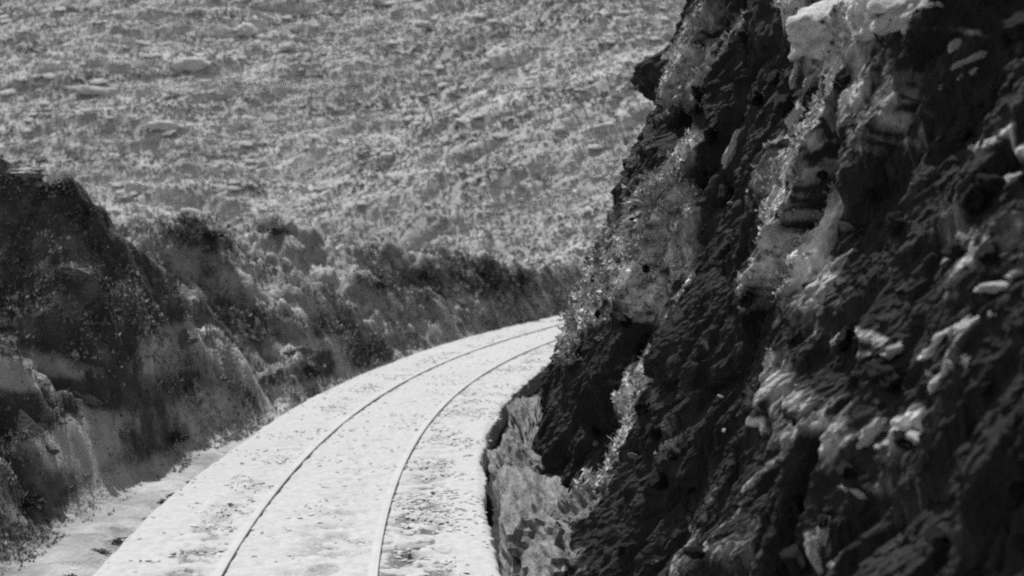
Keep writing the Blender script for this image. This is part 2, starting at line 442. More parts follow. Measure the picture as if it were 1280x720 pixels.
# ---------------------------------------------------------------- the track: rails and sleepers
track = bpy.data.objects.new('railway_track', None)
C.objects.link(track)
track.location = (float(line_at(0.)[0]), float(line_at(0.)[1]), 0)
tag(track, 'narrow railway track with two pale rails sunk in bright ballast, curving right', 'railway track')
def sweep(name, off, prof, s0, s1, mat, parent, step=.25):
    s = np.arange(s0, s1 + 1e-6, step)
    rows = []
    for (po, pz) in prof:
        x, y = offset(s, off + po)
        rows.append(np.stack([x, y, np.full(s.shape, pz)], -1))
    V = np.stack(rows, 1)                      # stations x profile
    n, k = V.shape[:2]
    i = np.arange(n * k).reshape(n, k)
    j = np.roll(i, -1, 1)
    F = np.stack([i[:-1], j[:-1], j[1:], i[1:]], -1).reshape(-1, 4)
    V = V.reshape(-1, 3) - np.array(parent.location)
    me = mesh_np(name, V, F, False)
    return link(name, me, mat, parent)
head = [(-.030, .026), (-.034, .023), (-.034, .004), (-.008, .000), (-.008, -.05), (.008, -.05), (.008, .000), (.034, .004), (.034, .023), (.030, .026), (.0, .028)]
for off in (RH + .036, -RH - .036):
    r = sweep('rail', off, head, -13.5, 57, M['rail'], track)
    r.data.materials.append(M['rail_side'])
    z = np.empty(len(r.data.polygons) * 3, np.float32); r.data.polygons.foreach_get('center', z)
    for p in r.data.polygons:
        k = p.index % len(head)
        p.material_index = 0 if k in (0, 8, 9, 10) else 1
def box_mesh(name, sx, sy, sz, wob=.0, seed=0):
    R = random.Random(seed)
    xs_ = [-sx / 2, -sx / 2 + .015, -sx / 6, sx / 6, sx / 2 - .015, sx / 2]
    V, F = [], []
    for i, x in enumerate(xs_):
        q = .93 if i in (0, 5) else 1
        for (a, b) in ((-1, -1), (1, -1), (1, .8), (.85, 1), (-.85, 1), (-1, .8)):
            V.append((x, a * sy / 2 * q + R.uniform(-wob, wob), b * sz / 2 * q + R.uniform(-wob, wob) * .5))
    for i in range(5):
        for k in range(6):
            a, b = i * 6 + k, i * 6 + (k + 1) % 6
            F.append((a, b, b + 6, a + 6))
    me = bpy.data.meshes.new(name)
    me.from_pydata(V, [], F + [tuple(range(5, -1, -1)), tuple(range(30, 36))])
    return me
sl_meshes = [box_mesh('sleeper', 1.78 + .06 * i, .21, .12, .006, i) for i in range(4)]
for m_ in sl_meshes: m_.materials.append(M['wood'])
k = 0
s = -4.0
while s < 34:
    x, y, h = line_at(s)
    o = bpy.data.objects.new('sleeper', sl_meshes[k % 4]); C.objects.link(o); o.parent = track
    o.location = (float(x) - track.location.x, float(y) - track.location.y, -.06 - .028 + random.uniform(-.008, .006))
    o.rotation_euler = (random.uniform(-.01, .01), random.uniform(-.012, .012), -float(h) + random.uniform(-.02, .02))
    s += .62 + random.uniform(-.02, .02); k += 1

# ---------------------------------------------------------------- generic rock shapes
import bmesh
def rock_mesh(name, seed, sub=3, cuts=9, rough=.10, flat=.0):
    R = random.Random(seed)
    bm = bmesh.new()
    bmesh.ops.create_icosphere(bm, subdivisions=sub, radius=1)
    planes = []
    for _ in range(cuts):
        n = Vector((R.gauss(0, 1), R.gauss(0, 1), R.gauss(0, 1))).normalized()
        planes.append((n, R.uniform(.55, .85)))
    from mathutils import noise
    offv = Vector((R.uniform(0, 50), R.uniform(0, 50), R.uniform(0, 50)))
    for v in bm.verts:
        p = v.co.copy()
        for n, d in planes:
            e = p.dot(n) - d
            if e > 0: p -= n * e * .93
        q = noise.fractal(p * 2.2 + offv, .7, 2.0, 6 if sub > 4 else 4)
        v.co = p * (1 + rough * q)
    me = bpy.data.meshes.new(name)
    bm.to_mesh(me); bm.free()
    for p in me.polygons: p.use_smooth = True
    return me

# ---------------------------------------------------------------- the cliff
def wall_o(s, z):     # base distance right of the centreline of the rock face
    o = 1.82 + .37 * np.clip(z, -1, 6.5) + .6 * np.clip(z - 6.5, 0, 3) ** 1.2
    o = o + .05 * np.clip(s - 15.5, 0, 40) ** 1.5
    return o
def wall_hit(u, v):
    d = ray(u, v); o = Vector((0, 0, EYE)); t = 1.5
    while t < 40:
        p = o + d * t
        s, of = to_so(np.array([p.x]), np.array([p.y]))
        if -of[0] > wall_o(s[0], p.z): return float(s[0]), p.z, p
        t += .03
    return None
sl = [-13.0]
while sl[-1] < 34:
    c = sl[-1]
    yy = c + 7
    st = .06 if c < -5.5 else max(.011, .0017 * yy) if c < 17 else .12
    sl.append(c + st)
sl = np.array(sl)
zl = np.concatenate([np.arange(-.5, 3.6, .0135), np.arange(3.6, 7.2, .03), np.arange(7.2, 11, .12)])
SG, ZG = np.meshgrid(sl, zl, indexing='ij')
# block pattern: joints dip towards the viewer, warped
wz = ZG + .25 * fbm(SG * .7, ZG * .7, 300, 3); ws = SG + .25 * fbm(SG * .7 + 9, ZG * .7, 305, 3)
a1 = ws * .95 + wz * .42; b1 = wz * .62 - ws * .10
c0, j0 = cells(a1 * .55, b1 * .6, 310, .8)
c1, j1 = cells(a1 * 1.3, b1 * 1.4, 320, 1.1)
c2, j2 = cells(a1 * 3.6, b1 * 3.4, 330, 1.2)
c3, j3 = cells(ws * 10 + wz * 4, wz * 8, 340, 1.2)
far = sstep(3, 9, SG)
def ridge(x, y, sd, o=3):
    t, am, tot = 0, 1., 0
    for i in range(o):
        n_ = 1 - np.abs(vnoise(x * 2.1 ** i + 5.2 * i, y * 2.1 ** i + 3.1 * i, sd + i)) * 2.2
        t = t + am * n_; tot += am; am *= .5
    return t / tot
wr = SG + .18 * fbm(SG * 1.2, ZG * .8, 301, 4)
lean = ZG * .30 + .10 * fbm(SG * 3, ZG * 3, 302, 4)
c1, j1 = cells((wr + lean) * 1.15, ZG * .50 + wr * .35, 320, .9)
c2, j2 = cells((wr + lean) * 3.4, ZG * 1.7 + wr * .8, 330, 1.1)
c3, j3 = cells((wr + lean) * 9, ZG * 6 + wr * 2, 340, 1.2)
D = .18 * ridge(wr * .62, ZG * .14, 311, 2) + .08 * ridge(wr * 1.7, ZG * .4 + wr * .3, 321, 3) + .12 * c1 + (.055 * c2 + .020 * c3) * (.5 + .5 * sstep(0, 5, SG)) + .05 * fbm(SG * 2.6, ZG * 1.6, 351, 6, .62) + .03 * fbm(SG * 9, ZG * 6, 355, 5, .7)
D -= .04
c4, j4 = cells(SG * 7 + ZG * 3, ZG * 13 - SG * 2, 345, 1.5)
D += far * (.055 * c4 + .03 * fbm(SG * 3, ZG * 22, 346, 2))
D -= .05 * sstep(.10, 0, j1) + .025 * sstep(.12, 0, j2)
D += .06 * fbm(SG * 1.2, ZG * 4.5, 365, 3) * far
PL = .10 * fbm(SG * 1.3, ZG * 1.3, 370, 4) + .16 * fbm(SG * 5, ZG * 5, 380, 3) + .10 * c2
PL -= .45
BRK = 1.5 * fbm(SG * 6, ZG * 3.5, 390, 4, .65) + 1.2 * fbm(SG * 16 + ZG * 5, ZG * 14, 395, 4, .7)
WALLP = [  # sunlight on ledges and shade in recesses painted into the rock colour
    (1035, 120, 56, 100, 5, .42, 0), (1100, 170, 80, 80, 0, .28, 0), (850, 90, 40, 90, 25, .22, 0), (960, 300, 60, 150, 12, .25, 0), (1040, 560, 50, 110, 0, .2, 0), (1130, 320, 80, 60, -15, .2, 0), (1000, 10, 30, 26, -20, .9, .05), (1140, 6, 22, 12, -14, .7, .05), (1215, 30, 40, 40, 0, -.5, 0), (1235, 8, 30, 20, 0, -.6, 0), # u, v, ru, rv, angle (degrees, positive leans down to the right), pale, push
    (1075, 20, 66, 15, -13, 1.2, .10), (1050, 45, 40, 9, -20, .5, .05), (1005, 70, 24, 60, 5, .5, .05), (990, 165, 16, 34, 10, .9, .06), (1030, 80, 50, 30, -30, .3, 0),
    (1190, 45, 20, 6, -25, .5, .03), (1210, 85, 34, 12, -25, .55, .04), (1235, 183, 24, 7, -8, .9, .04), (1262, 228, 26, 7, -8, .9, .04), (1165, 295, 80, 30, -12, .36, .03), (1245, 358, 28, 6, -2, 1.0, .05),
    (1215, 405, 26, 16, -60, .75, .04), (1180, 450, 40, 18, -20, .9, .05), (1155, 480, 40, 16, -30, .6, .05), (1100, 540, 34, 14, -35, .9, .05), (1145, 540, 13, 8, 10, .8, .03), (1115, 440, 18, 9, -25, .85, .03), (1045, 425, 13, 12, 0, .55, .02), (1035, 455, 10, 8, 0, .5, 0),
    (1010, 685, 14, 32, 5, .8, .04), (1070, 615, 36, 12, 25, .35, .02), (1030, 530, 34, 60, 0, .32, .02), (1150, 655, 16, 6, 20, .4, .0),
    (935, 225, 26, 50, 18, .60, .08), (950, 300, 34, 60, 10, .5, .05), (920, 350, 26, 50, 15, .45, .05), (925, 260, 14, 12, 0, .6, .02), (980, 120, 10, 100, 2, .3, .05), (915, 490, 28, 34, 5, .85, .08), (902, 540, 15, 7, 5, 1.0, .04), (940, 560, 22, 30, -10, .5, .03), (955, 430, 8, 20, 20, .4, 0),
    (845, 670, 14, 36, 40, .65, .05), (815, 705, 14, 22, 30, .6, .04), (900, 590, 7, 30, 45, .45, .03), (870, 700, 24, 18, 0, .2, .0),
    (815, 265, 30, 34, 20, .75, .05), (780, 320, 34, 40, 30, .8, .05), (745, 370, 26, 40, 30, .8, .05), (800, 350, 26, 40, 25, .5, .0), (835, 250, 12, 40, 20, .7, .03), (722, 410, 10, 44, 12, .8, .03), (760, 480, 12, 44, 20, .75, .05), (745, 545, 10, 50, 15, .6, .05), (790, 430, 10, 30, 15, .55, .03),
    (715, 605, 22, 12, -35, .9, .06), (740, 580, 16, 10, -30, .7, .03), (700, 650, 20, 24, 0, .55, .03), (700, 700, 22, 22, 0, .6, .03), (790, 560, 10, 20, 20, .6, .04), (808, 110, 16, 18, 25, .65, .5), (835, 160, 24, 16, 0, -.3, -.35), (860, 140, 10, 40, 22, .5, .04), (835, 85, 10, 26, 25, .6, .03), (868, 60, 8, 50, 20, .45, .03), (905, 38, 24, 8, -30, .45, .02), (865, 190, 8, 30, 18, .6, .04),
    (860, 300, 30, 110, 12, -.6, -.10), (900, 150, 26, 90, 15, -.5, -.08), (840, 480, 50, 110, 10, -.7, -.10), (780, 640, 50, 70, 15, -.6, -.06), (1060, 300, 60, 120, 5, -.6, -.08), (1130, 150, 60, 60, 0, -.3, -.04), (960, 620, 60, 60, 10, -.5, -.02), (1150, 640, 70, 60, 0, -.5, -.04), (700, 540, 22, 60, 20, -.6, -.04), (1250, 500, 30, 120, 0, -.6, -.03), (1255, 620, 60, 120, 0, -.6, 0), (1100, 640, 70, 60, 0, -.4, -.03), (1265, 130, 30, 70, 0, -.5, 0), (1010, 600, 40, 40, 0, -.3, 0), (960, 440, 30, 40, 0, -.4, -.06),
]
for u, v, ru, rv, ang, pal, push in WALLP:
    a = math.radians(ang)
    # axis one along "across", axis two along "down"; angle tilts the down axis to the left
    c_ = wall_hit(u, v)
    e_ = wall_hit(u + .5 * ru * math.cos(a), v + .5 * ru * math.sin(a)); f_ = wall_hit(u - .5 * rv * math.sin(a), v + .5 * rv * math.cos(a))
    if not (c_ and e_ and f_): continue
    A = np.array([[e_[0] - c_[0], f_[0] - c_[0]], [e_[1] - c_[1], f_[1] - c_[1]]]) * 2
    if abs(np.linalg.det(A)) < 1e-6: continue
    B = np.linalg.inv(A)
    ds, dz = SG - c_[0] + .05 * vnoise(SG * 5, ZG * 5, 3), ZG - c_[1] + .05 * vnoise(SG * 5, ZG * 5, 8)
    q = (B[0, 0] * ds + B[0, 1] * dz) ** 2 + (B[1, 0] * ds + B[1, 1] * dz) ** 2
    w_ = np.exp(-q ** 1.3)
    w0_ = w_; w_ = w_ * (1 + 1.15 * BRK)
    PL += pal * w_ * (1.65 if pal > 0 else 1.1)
    D += push * w0_
D = (D - .10) * (1 - .35 * sstep(1, 8, SG)) - .10 * sstep(5, 9, SG)
for _ in range(1):
    P_ = np.pad(D, 1, mode='edge')
    D = (P_[1:-1, 1:-1] * 4 + P_[:-2, 1:-1] * 2 + P_[2:, 1:-1] * 2 + P_[1:-1, :-2] * 2 + P_[1:-1, 2:] * 2 + P_[:-2, :-2] + P_[:-2, 2:] + P_[2:, :-2] + P_[2:, 2:]) / 16
# the beak that juts from the skyline and the notch below it
D += .50 * np.exp(-((SG - 12.0) / 2.0) ** 2 - ((ZG - 4.75) / .30) ** 2) - .30 * np.exp(-((SG - 12.0) / 4.0) ** 2 - ((ZG - 4.15) / .28) ** 2)
c5, j5 = cells(SG * 24 + ZG * 6, ZG * 17, 347, 1.4)
D += .018 * fbm(SG * 20, ZG * 16, 361, 4, .7) + .009 * c5
OG = wall_o(SG, ZG) - D
OG = np.maximum(OG, 1.66 + .10 * sstep(-.3, .3, ZG) * 1.0 + .05 * vnoise(SG * 4, ZG * 4, 3))
OG = OG + .9 * sstep(10.2, 11, ZG) * 3
XG, YG = offset(SG, -OG)
V = np.stack([XG, YG, ZG + .05 * c2 * sstep(0, 1, ZG)], -1).reshape(-1, 3)
F = grid_faces(*SG.shape, True)
me = mesh_np('rock_cliff', V, F, False)
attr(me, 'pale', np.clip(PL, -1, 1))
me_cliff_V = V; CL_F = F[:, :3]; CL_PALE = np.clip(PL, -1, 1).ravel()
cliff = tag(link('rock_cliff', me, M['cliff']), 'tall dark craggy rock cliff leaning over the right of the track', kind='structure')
cliff_bvh = BVHTree.FromPolygons([tuple(p) for p in V.tolist()], F.tolist())
# high ground behind the top of the face
s_ = np.arange(-13, 34, .8); o_ = np.concatenate([[4.4], np.arange(8.5, 60, 2.5)])
S2, O2 = np.meshgrid(s_, o_, indexing='ij')
O2c = np.minimum(O2, 24 + 0 * S2)
X2, Y2 = offset(S2, -O2c)
Z2 = np.where(O2 < 5, 9.5, 10.6) + 1.2 * fbm(X2 * .2, Y2 * .2, 71, 3) + (O2c - 8) * .25
Z2 = np.where(O2 > 24, 1.0, Z2)
me = mesh_np('cliff_top', np.stack([X2, Y2, Z2], -1).reshape(-1, 3), grid_faces(*S2.shape, True))
attr(me, 'pale', np.full(S2.size, -.3))
tag(link('cliff_top', me, M['bank']), 'rough ground on top of the rock cliff', kind='structure')

# ditch floor between the bed and the cliff
s_ = np.arange(-13, 34, .08); o_ = np.linspace(1.30, 2.35, 16)
S2, O2 = np.meshgrid(s_, o_, indexing='ij')
X2, Y2 = offset(S2, -O2)
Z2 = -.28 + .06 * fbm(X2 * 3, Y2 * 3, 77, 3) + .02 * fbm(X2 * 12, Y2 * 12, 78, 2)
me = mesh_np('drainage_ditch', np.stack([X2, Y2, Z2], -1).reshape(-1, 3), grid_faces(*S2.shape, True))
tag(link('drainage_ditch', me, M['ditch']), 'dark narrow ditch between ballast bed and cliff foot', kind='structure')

def cliff_hit(u, v):
    h = cliff_bvh.ray_cast(Vector((0, 0, EYE)), ray(u, v))
    return h[0], h[1]

# ---------------------------------------------------------------- rock blocks standing out of the cliff (parts of it)
rocks = [rock_mesh('rock_block', 100 + i, 3, 18, .34) for i in range(8)]
def place(me_name, src, mat, loc, scale, rot, parent=None):
    o = bpy.data.objects.new(me_name, src); C.objects.link(o)
    o.location = loc; o.scale = scale; o.rotation_euler = rot
    if parent: o.parent = parent
    o.data = src
    if mat:
        if not src.materials: src.materials.append(mat)
        o.material_slots[0].link = 'OBJECT'; o.material_slots[0].material = mat
    return o
R = random.Random(3)
nb = 0
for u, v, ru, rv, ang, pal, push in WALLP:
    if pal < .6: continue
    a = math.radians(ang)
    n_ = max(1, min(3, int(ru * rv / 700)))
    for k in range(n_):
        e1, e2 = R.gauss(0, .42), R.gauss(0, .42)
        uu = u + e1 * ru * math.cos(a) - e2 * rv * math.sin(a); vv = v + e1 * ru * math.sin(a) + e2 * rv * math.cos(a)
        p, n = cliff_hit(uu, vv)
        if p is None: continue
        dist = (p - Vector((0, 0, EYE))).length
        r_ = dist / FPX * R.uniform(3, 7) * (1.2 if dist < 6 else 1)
        mat = M['pale_rock'] if pal > .7 and R.random() < .75 else M['grey_rock']  # lit spots get lighter rock, so the sunlight sits in the colour
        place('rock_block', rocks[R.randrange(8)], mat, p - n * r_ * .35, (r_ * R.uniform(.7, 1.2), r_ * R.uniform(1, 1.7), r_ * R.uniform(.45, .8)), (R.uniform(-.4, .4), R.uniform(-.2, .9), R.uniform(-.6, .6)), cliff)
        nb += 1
for k in range(70):
    u, v = R.uniform(720, 1290), R.uniform(-10, 730)
    p, n = cliff_hit(u, v)
    if p is None: continue
    dist = (p - Vector((0, 0, EYE))).length
    r_ = dist / FPX * R.uniform(6, 15) * (1.5 if dist < 6 else 1)
    place('rock_block', rocks[R.randrange(8)], M['dark_rock'], p - n * r_ * .45, (r_ * R.uniform(.7, 1.1), r_ * R.uniform(1, 1.8), r_ * R.uniform(.6, 1.2)), (R.uniform(-.5, .5), R.uniform(-.2, .8), R.uniform(-.6, .6)), cliff)

# long ledges and splinters, their sunlight painted in as paler rock
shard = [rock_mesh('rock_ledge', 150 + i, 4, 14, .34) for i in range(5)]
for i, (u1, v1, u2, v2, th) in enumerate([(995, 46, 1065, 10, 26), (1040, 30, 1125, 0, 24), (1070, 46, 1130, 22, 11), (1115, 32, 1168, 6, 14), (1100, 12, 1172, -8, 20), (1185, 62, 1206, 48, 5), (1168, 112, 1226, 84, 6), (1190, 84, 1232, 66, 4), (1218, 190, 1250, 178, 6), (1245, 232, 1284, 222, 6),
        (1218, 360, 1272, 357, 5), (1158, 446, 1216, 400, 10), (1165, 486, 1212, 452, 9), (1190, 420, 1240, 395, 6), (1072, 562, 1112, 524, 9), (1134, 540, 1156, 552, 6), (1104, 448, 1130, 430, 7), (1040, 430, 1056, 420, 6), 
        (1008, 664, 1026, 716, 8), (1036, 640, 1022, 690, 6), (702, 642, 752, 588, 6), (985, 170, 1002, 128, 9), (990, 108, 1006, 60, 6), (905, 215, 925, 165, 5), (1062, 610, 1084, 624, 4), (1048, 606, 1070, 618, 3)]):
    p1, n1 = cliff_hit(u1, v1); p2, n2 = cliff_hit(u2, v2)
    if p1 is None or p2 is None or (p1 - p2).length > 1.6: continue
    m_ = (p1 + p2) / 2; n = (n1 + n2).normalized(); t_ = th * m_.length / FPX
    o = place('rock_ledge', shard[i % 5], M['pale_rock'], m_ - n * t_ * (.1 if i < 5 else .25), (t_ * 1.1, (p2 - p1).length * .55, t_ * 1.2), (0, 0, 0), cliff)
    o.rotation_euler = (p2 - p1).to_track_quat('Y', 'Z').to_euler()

# ---------------------------------------------------------------- pale slabs and boulders at the cliff foot (things)
def foot_rock(name, label, s, o, z, sx, sy, sz, seed, mat, cat='rock', tilt=(0, 0, 0), cuts=9, rough=.12):
    x, y = offset(s, -o); h = float(line_at(s)[2])
    me = rock_mesh(name, seed, 5, cuts, rough + .02)
    for p in me.polygons: p.use_smooth = False
    ob = link(name, me, mat)
    ob.location = (float(x), float(y), z); ob.scale = (sx, sy, sz)
    ob.rotation_euler = (tilt[0], tilt[1], -h + tilt[2])
    return tag(ob, label, cat)
foot_rock('leaning_slab', 'long rough grey slab lying against the cliff foot beside the dark ditch, farthest of the foot rocks', 7.0, 1.86, -.02, .26, 2.7, .50, 11, M['foot_rock'], 'slab', (.02, -.45, .02), 7, .22)
foot_rock('rounded_boulder', 'rounded rough boulder between the leaning slab and the big rock mound', 4.3, 1.80, -.06, .36, 1.5, .50, 12, M['foot_rock'], 'boulder', (0, -.35, 0), 7, .2)
foot_rock('rock_mound', 'big rough pale rock mound at the right edge of the ballast bed, lowest in view', 2.0, 1.82, -.10, .46, 1.8, .56, 13, M['foot_rock'], 'rock', (0, -.35, 0), 7, .2)
foot_rock('broken_rock', 'broken grey rock beside the big pale mound at the bottom of the cliff', 1.35, 2.10, .22, .22, .5, .3, 15, M['foot_rock'], 'rock', (.2, -.3, .2), 10, .3)

# ---------------------------------------------------------------- plants made of many small leaves
def leaf_mesh(name, n, seed, size=1.0, leaf=.16, spread=.6, up=.7, mat=None, width=.4):
    R_ = np.random.default_rng(seed)
    V, F = [], []
    for i in range(n):
        th = R_.uniform(0, 2 * math.pi); el = R_.uniform(.1, 1.4)
        d = np.array([math.cos(th) * math.cos(el), math.sin(th) * math.cos(el), math.sin(el) * up + .15])
        base = d * R_.uniform(.05, 1) * spread * size
        l = leaf * size * R_.uniform(.6, 1.5)
        dirn = d + R_.normal(0, .45, 3); dirn /= np.linalg.norm(dirn)
        side = np.cross(dirn, R_.normal(0, 1, 3)); side /= (np.linalg.norm(side) + 1e-9)
        k = len(V)
        V += [base, base + dirn * l * .5 + side * l * width * .5, base + dirn * l + np.array([0, 0, -l * .2]), base + dirn * l * .5 - side * l * width * .5]
        F.append((k, k + 1, k + 2, k + 3))
    me = mesh_np(name, np.array(V), np.array(F), False)
    if mat: me.materials.append(mat)
    return me
tuft = [leaf_mesh('leafy_tuft', 130, 40 + i, 1, .30, .75, .8, M['grass'], .35) for i in range(3)]
R = random.Random(5)
def sprig(name, src, p, r_, label, cat, group=None):
    o = bpy.data.objects.new(name, src); C.objects.link(o)
    o.location = p; o.scale = (r_, r_, r_ * .9); o.rotation_euler = (R.uniform(-.3, .3), R.uniform(-.5, 0), R.uniform(0, 6))
    return tag(o, label, cat, group)
p, n = cliff_hit(815, 262)
sprig('fern', leaf_mesh('fern', 46, 77, 1, .9, .15, .6, M['grass'], .12), p, .24, 'spiky pale fern spreading from the sunlit rib of the cliff', 'fern')
for k in range(46):
    t = R.random()
    u = np.interp(t, [0, .35, .7, 1], [830, 790, 750, 722]) + R.gauss(0, 24); v = 230 + t * 200 + R.gauss(0, 20)
    p, n = cliff_hit(float(u), v)
    if p is None or p.y > 30: continue
    sprig('leafy_tuft', tuft[k % 3], p, R.uniform(.06, .16), 'small pale leafy tuft on the speckled outer rib of the cliff', 'plant', 'tufts on the outer rib of the cliff')
for k in range(22):
    u = R.choice([R.uniform(795, 880)]); v = np.interp(u, [795, 880], [140, 10]) + R.uniform(0, 70)
    p, n = cliff_hit(float(u), float(v))
    if p is None or p.y > 30: continue
    sprig('leafy_tuft', tuft[k % 3], p, R.uniform(.06, .14), 'small pale tuft high on the skyline edge of the cliff', 'plant', 'tufts on the upper edge of the cliff')

# ---------------------------------------------------------------- left bank: stones, bushes, grass
def on_bank(u, v):
    h = bank_bvh.ray_cast(Vector((0, 0, EYE)), ray(u, v))
    return h[0], h[1]
def bank_rock(name, u, v, wpx, hpx, mat, label, cat, seed, rot=0):
    p, n = on_bank(u, v)
    if p is None: print('no bank at', u, v); return
    d = p.length / FPX
    ob = link(name, rock_mesh(name, seed, 4, 10, .38), mat)
    ob.location = p - n * hpx * d * .45
    ob.scale = (wpx * d / 2, wpx * d * .22, hpx * d / 2 * 1.5)
    ob.rotation_euler = (0, math.radians(rot), 0)
    tag(ob, label, cat)
bank_rock('flat_stone', 572, 373, 26, 10, M['pale_rock'], 'flat pale stone slipping down the dark bank above the bed bend', 'stone', 21, 38)
bank_rock('flat_stone', 92, 336, 50, 12, M['grey_rock'], 'grey flat stone set in the darkest face of the near left bank', 'stone', 22, 8)
bank_rock('capstone', 24, 214, 60, 8, M['pale_rock'], 'pale capstone on top of the left bank at the frame edge', 'stone', 23, 2)
bank_rock('small_stone', 405, 429, 16, 9, M['pale_rock'], 'small bright stone on the hump beside the bed', 'stone', 24, 0)
bank_rock('ledge_rock', 372, 436, 36, 9, M['grey_rock'], 'pale ledge rock capping the small dark hump by the bed', 'rock', 25, -4)
bank_rock('ledge_rock', 100, 492, 60, 12, M['grey_rock'], 'long grey rock along the crest of the nearest spur', 'rock', 26, 24)
bank_rock('ledge_rock', 150, 540, 36, 10, M['grey_rock'], 'grey rock at the lower end of the nearest spur', 'rock', 27, 38)
bank_rock('rounded_rock', 225, 425, 60, 26, M['grey_rock'], 'rounded grey rock on the pale mound between two dark hollows', 'rock', 28, 0)
bank_rock('small_stone', 235, 505, 20, 8, M['pale_rock'], 'small pale stone low in the dark hollow below the mound', 'stone', 29, 30)
bank_rock('small_stone', 60, 560, 30, 10, M['grey_rock'], 'low grey stone in the dark slope below the nearest spur', 'stone', 30, 10)
bushes = [leaf_mesh('dark_bush', 420, 60 + i, 1, .20, .8, .6, M['dark_scrub'], .6) for i in range(3)]
for i, (u, v, wp, lab) in enumerate([(262, 292, 44, 'dark round bush on the bank crest left of the paired bushes'), (345, 288, 34, 'dark low bush on the bank crest against the pale hillside'), (322, 290, 20, 'small dark bush touching the left side of the crest bush'),
        (75, 235, 60, 'broad dark bush just under the top of the near left bank'), (105, 262, 40, 'dark bush on the outer shoulder of the near left bank'), (385, 462, 50, 'dark bush in the hollow under the capped hump'), (215, 545, 50, 'dark bush at the foot of the deep hollow'),
        (30, 625, 60, 'dark scrubby bush low at the left frame edge'), (600, 345, 50, 'wide dark bush on the far bank below its pale crest'), (650, 348, 46, 'dark bush on the far bank nearest the cliff'), (530, 345, 30, 'dark bush on the far bank over the flat pale stone'), (475, 355, 34, 'dark bush at the start of the far bank')]):
    p, n = on_bank(u, v)
    if p is None: print('no bush', u, v); continue
    d = p.length / FPX
    ob = bpy.data.objects.new('dark_bush', bushes[i % 3]); C.objects.link(ob)
    ob.location = p - Vector((0, 0, wp * d * .15)); ob.scale = (wp * d / 2,) * 2 + (wp * d * .38,); ob.rotation_euler = (0, 0, i)
    tag(ob, lab, 'bush')

def joined_blades(name, P, size, mat, label, n_per=4, seed=1, flat=1.0, width=.22, spread=(1, 1, .15)):
    """short leaves in tufts at the points P, all in one mesh"""
    R_ = np.random.default_rng(seed)
    n = len(P)
    base = np.repeat(P, n_per, 0) + R_.normal(0, .35, (n * n_per, 3)) * np.repeat(size, n_per)[:, None] * np.array(spread)
    sz = np.repeat(size, n_per) * R_.uniform(.5, 1.2, n * n_per)
    th = R_.uniform(0, 2 * np.pi, n * n_per)
    lean = R_.uniform(.2, 1.0, n * n_per)
    d = np.stack([np.cos(th) * lean, np.sin(th) * lean, np.full(len(th), flat)], -1); d /= np.linalg.norm(d, axis=1)[:, None]
    sd_ = np.stack([-np.sin(th), np.cos(th), np.zeros(len(th))], -1)
    a = base - sd_ * (sz * width)[:, None]; b = base + sd_ * (sz * width)[:, None]; c = base + d * sz[:, None]
    V = np.stack([a, b, c], 1).reshape(-1, 3)
    F = np.arange(len(V)).reshape(-1, 3)
    return tag(link(name, mesh_np(name, V, F, False), mat), label, kind='stuff')
# grass and herbs on the bank, spread evenly over its real area
def area_sample(V, F, w, n, seed):
    R_ = np.random.default_rng(seed)
    a, b, c = V[F[:, 0]], V[F[:, 1]], V[F[:, 2]]
    ar = np.linalg.norm(np.cross(b - a, c - a), axis=1) * w(a)
    i = R_.choice(len(F), n, p=ar / ar.sum())
    q, t = R_.random((2, n, 1))
    f = q + t > 1; q = np.where(f, 1 - q, q); t = np.where(f, 1 - t, t)
    return a[i] + (b[i] - a[i]) * q + (c[i] - a[i]) * t, i
def bank_w(p):
    s_, o_ = BANK_SO
    m = (o_ > foot(s_) - .15) & (p[:, 1] > 6) & (p[:, 1] < 46) & (p[:, 2] > -.3) & (p[:, 0] < 12) & (p[:, 0] > -9)
    return m * (.12 + sstep(-.25, .25, fbm(p[:, 0] * 1.3, p[:, 1] * 1.3 + p[:, 2], 400, 3))) * 12 / np.maximum(p[:, 1], 6)
BANK_SO = to_so(BANK_PTS[BANK_F[:, 0], 0], BANK_PTS[BANK_F[:, 0], 1])
P, fi = area_sample(BANK_PTS, BANK_F, bank_w, 90000, 5)
pv = BANK_PALE[BANK_F[fi, 0]] + rng.normal(0, .16, len(P)) + .0
half = pv > .22
sc_ = np.clip(P[:, 1] / 18, .5, 1.6)
joined_blades('bank_grass', P[half], rng.uniform(.02, .07, half.sum()) * sc_[half], M['grass'], 'pale dry grass growing over the left bank', 4, 1, 1, .3)
joined_blades('bank_scrub', P[~half], rng.uniform(.02, .08, (~half).sum()) * sc_[~half], M['bank_leaf'], 'dark low herbs growing over the left bank', 4, 2, .8, .4)
# herbs rooted on the rock face where it is speckled
vv = me_cliff_V
def cl_w(p): return CL_W
CL_W = (np.clip(CL_PALE[CL_F[:, 0]] + .15, 0, 1) * (vv[CL_F[:, 0], 1] > 6.5) * (vv[CL_F[:, 0], 1] < 26) * (vv[CL_F[:, 0], 2] < 7.5) * 8 / np.maximum(vv[CL_F[:, 0], 1], 3))
P, fi = area_sample(vv, CL_F, cl_w, 5500, 6)
joined_blades('cliff_herbs', P, rng.uniform(.03, .085, len(P)) * np.clip(P[:, 1] / 12, .5, 1.3), M['bright_leaf'], 'tiny pale herbs speckling the outer ribs of the cliff', 4, 7, .5, .4)
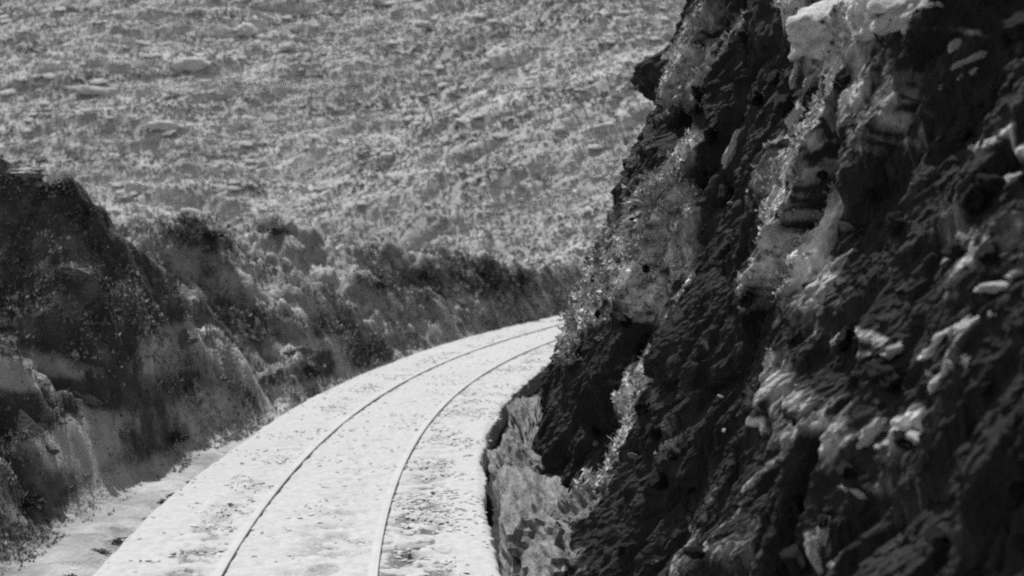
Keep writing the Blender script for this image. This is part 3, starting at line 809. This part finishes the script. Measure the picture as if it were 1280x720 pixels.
# scrub on the hillside
n = 215000
hx = rng.uniform(-42, 26, n); hy = 37 + 47 * rng.random(n)
keep = (np.abs(hx) < hy * .50) & (fbm(hx * .5, hy * 1.8, 410, 4) > -.62)
hx, hy = hx[keep], hy[keep]
P = np.stack([hx, hy, hill_z(hx, hy) - .03], -1)
joined_blades('hill_scrub', P, rng.uniform(.05, .14, len(P)), M['scrub'], 'dense low mottled scrub covering the hillside', 6, 3, .35, .55, spread=(2.2, .8, .2))

# stones on the hillside
hrocks = [rock_mesh('hillside_stone', 200 + i, 3, 9, .40) for i in range(6)]
for m_ in hrocks: m_.materials.append(M['pale_rock'])
hill_bvh = BVHTree.FromObject(hill, bpy.context.evaluated_depsgraph_get())
def on_hill(u, v):
    return hill_bvh.ray_cast(Vector((0, 0, EYE)), ray(u, v))[0]
R = random.Random(9)
named = [(238, 84, 60, 16, 'largest pale slab of bare rock high on the left of the hillside'), (310, 42, 30, 18, 'pale round boulder near the top right of the largest slab'), (360, 62, 26, 10, 'narrow pale boulder just right of the round one on the hillside'),
         (530, 33, 26, 8, 'bright low stone near the top centre of the hillside'), (625, 75, 34, 22, 'pale domed boulder high on the hillside left of the cliff'), (668, 94, 26, 6, 'thin pale stone just below right of the domed boulder'),
         (205, 160, 60, 10, 'flat pale rock halfway down the left hillside'), (240, 268, 34, 7, 'flat pale stone at the hillside foot over the near bank'), (700, 165, 26, 8, 'flat bright stone at middle height left of the cliff beak'), (485, 198, 24, 8, 'pale wedge stone at middle height in the centre of the hillside'),
         (120, 116, 70, 8, 'long low pale ledge of rock at the far left of the hillside')]
for i, (u, v, wp, hp, lab) in enumerate(named):
    p = on_hill(u, v)
    if p is None: continue
    d = p.length / FPX
    ob = bpy.data.objects.new('hillside_rock', hrocks[i % 6]); C.objects.link(ob)
    ob.location = p + Vector((0, -.04, .10)); ob.scale = (wp * d * .42, hp * d * .9, hp * d * .55); ob.rotation_euler = (.6, R.uniform(-.1, .2), R.uniform(-.15, .15))
    tag(ob, lab, 'rock')
for k in range(90):
    u, v = R.uniform(-10, 860), R.uniform(0, 275)
    p = on_hill(u, v)
    if p is None: continue
    d = p.length / FPX; wp = R.uniform(8, 20)
    ob = bpy.data.objects.new('hillside_stone', hrocks[k % 6]); C.objects.link(ob)
    ob.location = p + Vector((0, -.03, .09)); ob.scale = (wp * d / 2, wp * d * .35, wp * d * R.uniform(.06, .12)); ob.rotation_euler = (.6, R.uniform(-.15, .15), R.uniform(-.3, .3))
    tag(ob, 'small pale stone lying in the scrub of the hillside', 'stone', 'small stones scattered on the hillside')

# ---------------------------------------------------------------- loose ballast stones (nobody could count them)
n = 45000
s_ = 30 * rng.random(n) ** 1.6 - 2; o_ = rng.uniform(-1.40, 1.46, n)
wgt = np.exp(-((o_ + .85) / .3) ** 2) * .9 + np.exp(-((o_ - .85) / .2) ** 2) * .5 + .1
k_ = rng.random(n) < wgt
s_, o_ = s_[k_], o_[k_]
x, y = offset(s_, o_)
k_ = fbm(x * 2.5, y * 2.5, 500, 3) + .1 * rng.normal(0, 1, len(x)) > .02
s_, o_, x, y = s_[k_], o_[k_], x[k_], y[k_]
z = bed_z(s_, o_, x, y)
r_ = rng.uniform(.008, .022, len(x))
octo = np.array([(1, 0, 0), (0, 1, 0), (-1, 0, 0), (0, -1, 0), (0, 0, 1), (0, 0, -1)], float)
of = np.array([(0, 1, 4), (1, 2, 4), (2, 3, 4), (3, 0, 4), (1, 0, 5), (2, 1, 5), (3, 2, 5), (0, 3, 5)])
V = octo[None] * (1 + rng.normal(0, .25, (len(x), 6, 3)) * (octo[None] != 0)) + rng.normal(0, .18, (len(x), 6, 3))
V = V * r_[:, None, None] * [1.3, 1, .38] + np.stack([x, y, z + r_ * .3], -1)[:, None]
F = (of[None] + (np.arange(len(x)) * 6)[:, None, None]).reshape(-1, 3)
tag(link('ballast_stones', mesh_np('ballast_stones', V.reshape(-1, 3), F, False), M['stone']), 'loose pale ballast stones spread round the rails', kind='stuff')

# dark tufts along the left lip of the bed
R = random.Random(12)
for k, (u, v, wp) in enumerate([(118, 682, 34), (100, 690, 26), (150, 668, 30), (205, 620, 24), (215, 612, 18), (238, 596, 14), (85, 712, 26), (185, 640, 14)]):
    d = ray(u, v); t = (-.10 - EYE) / d.z
    p = Vector((0, 0, EYE)) + d * t
    ob = bpy.data.objects.new('weed_tuft', bushes[k % 3]); C.objects.link(ob)
    q = wp * p.length / FPX / 2
    ob.location = (p.x, p.y, -.16); ob.scale = (q, q * 1.6, q * .35); ob.rotation_euler = (0, 0, R.uniform(0, 3))
    tag(ob, 'flat dark weed tuft left of the bed, ' + ['second from the bottom edge', 'broadest and nearest the bank', 'just above the two broadest ones', 'wider of a touching pair', 'smaller of a touching pair', 'farthest along the bed', 'lowest, cut by the picture edge', 'small and alone between the groups'][k][:70], 'plant', 'weed tufts along the left edge of the bed')
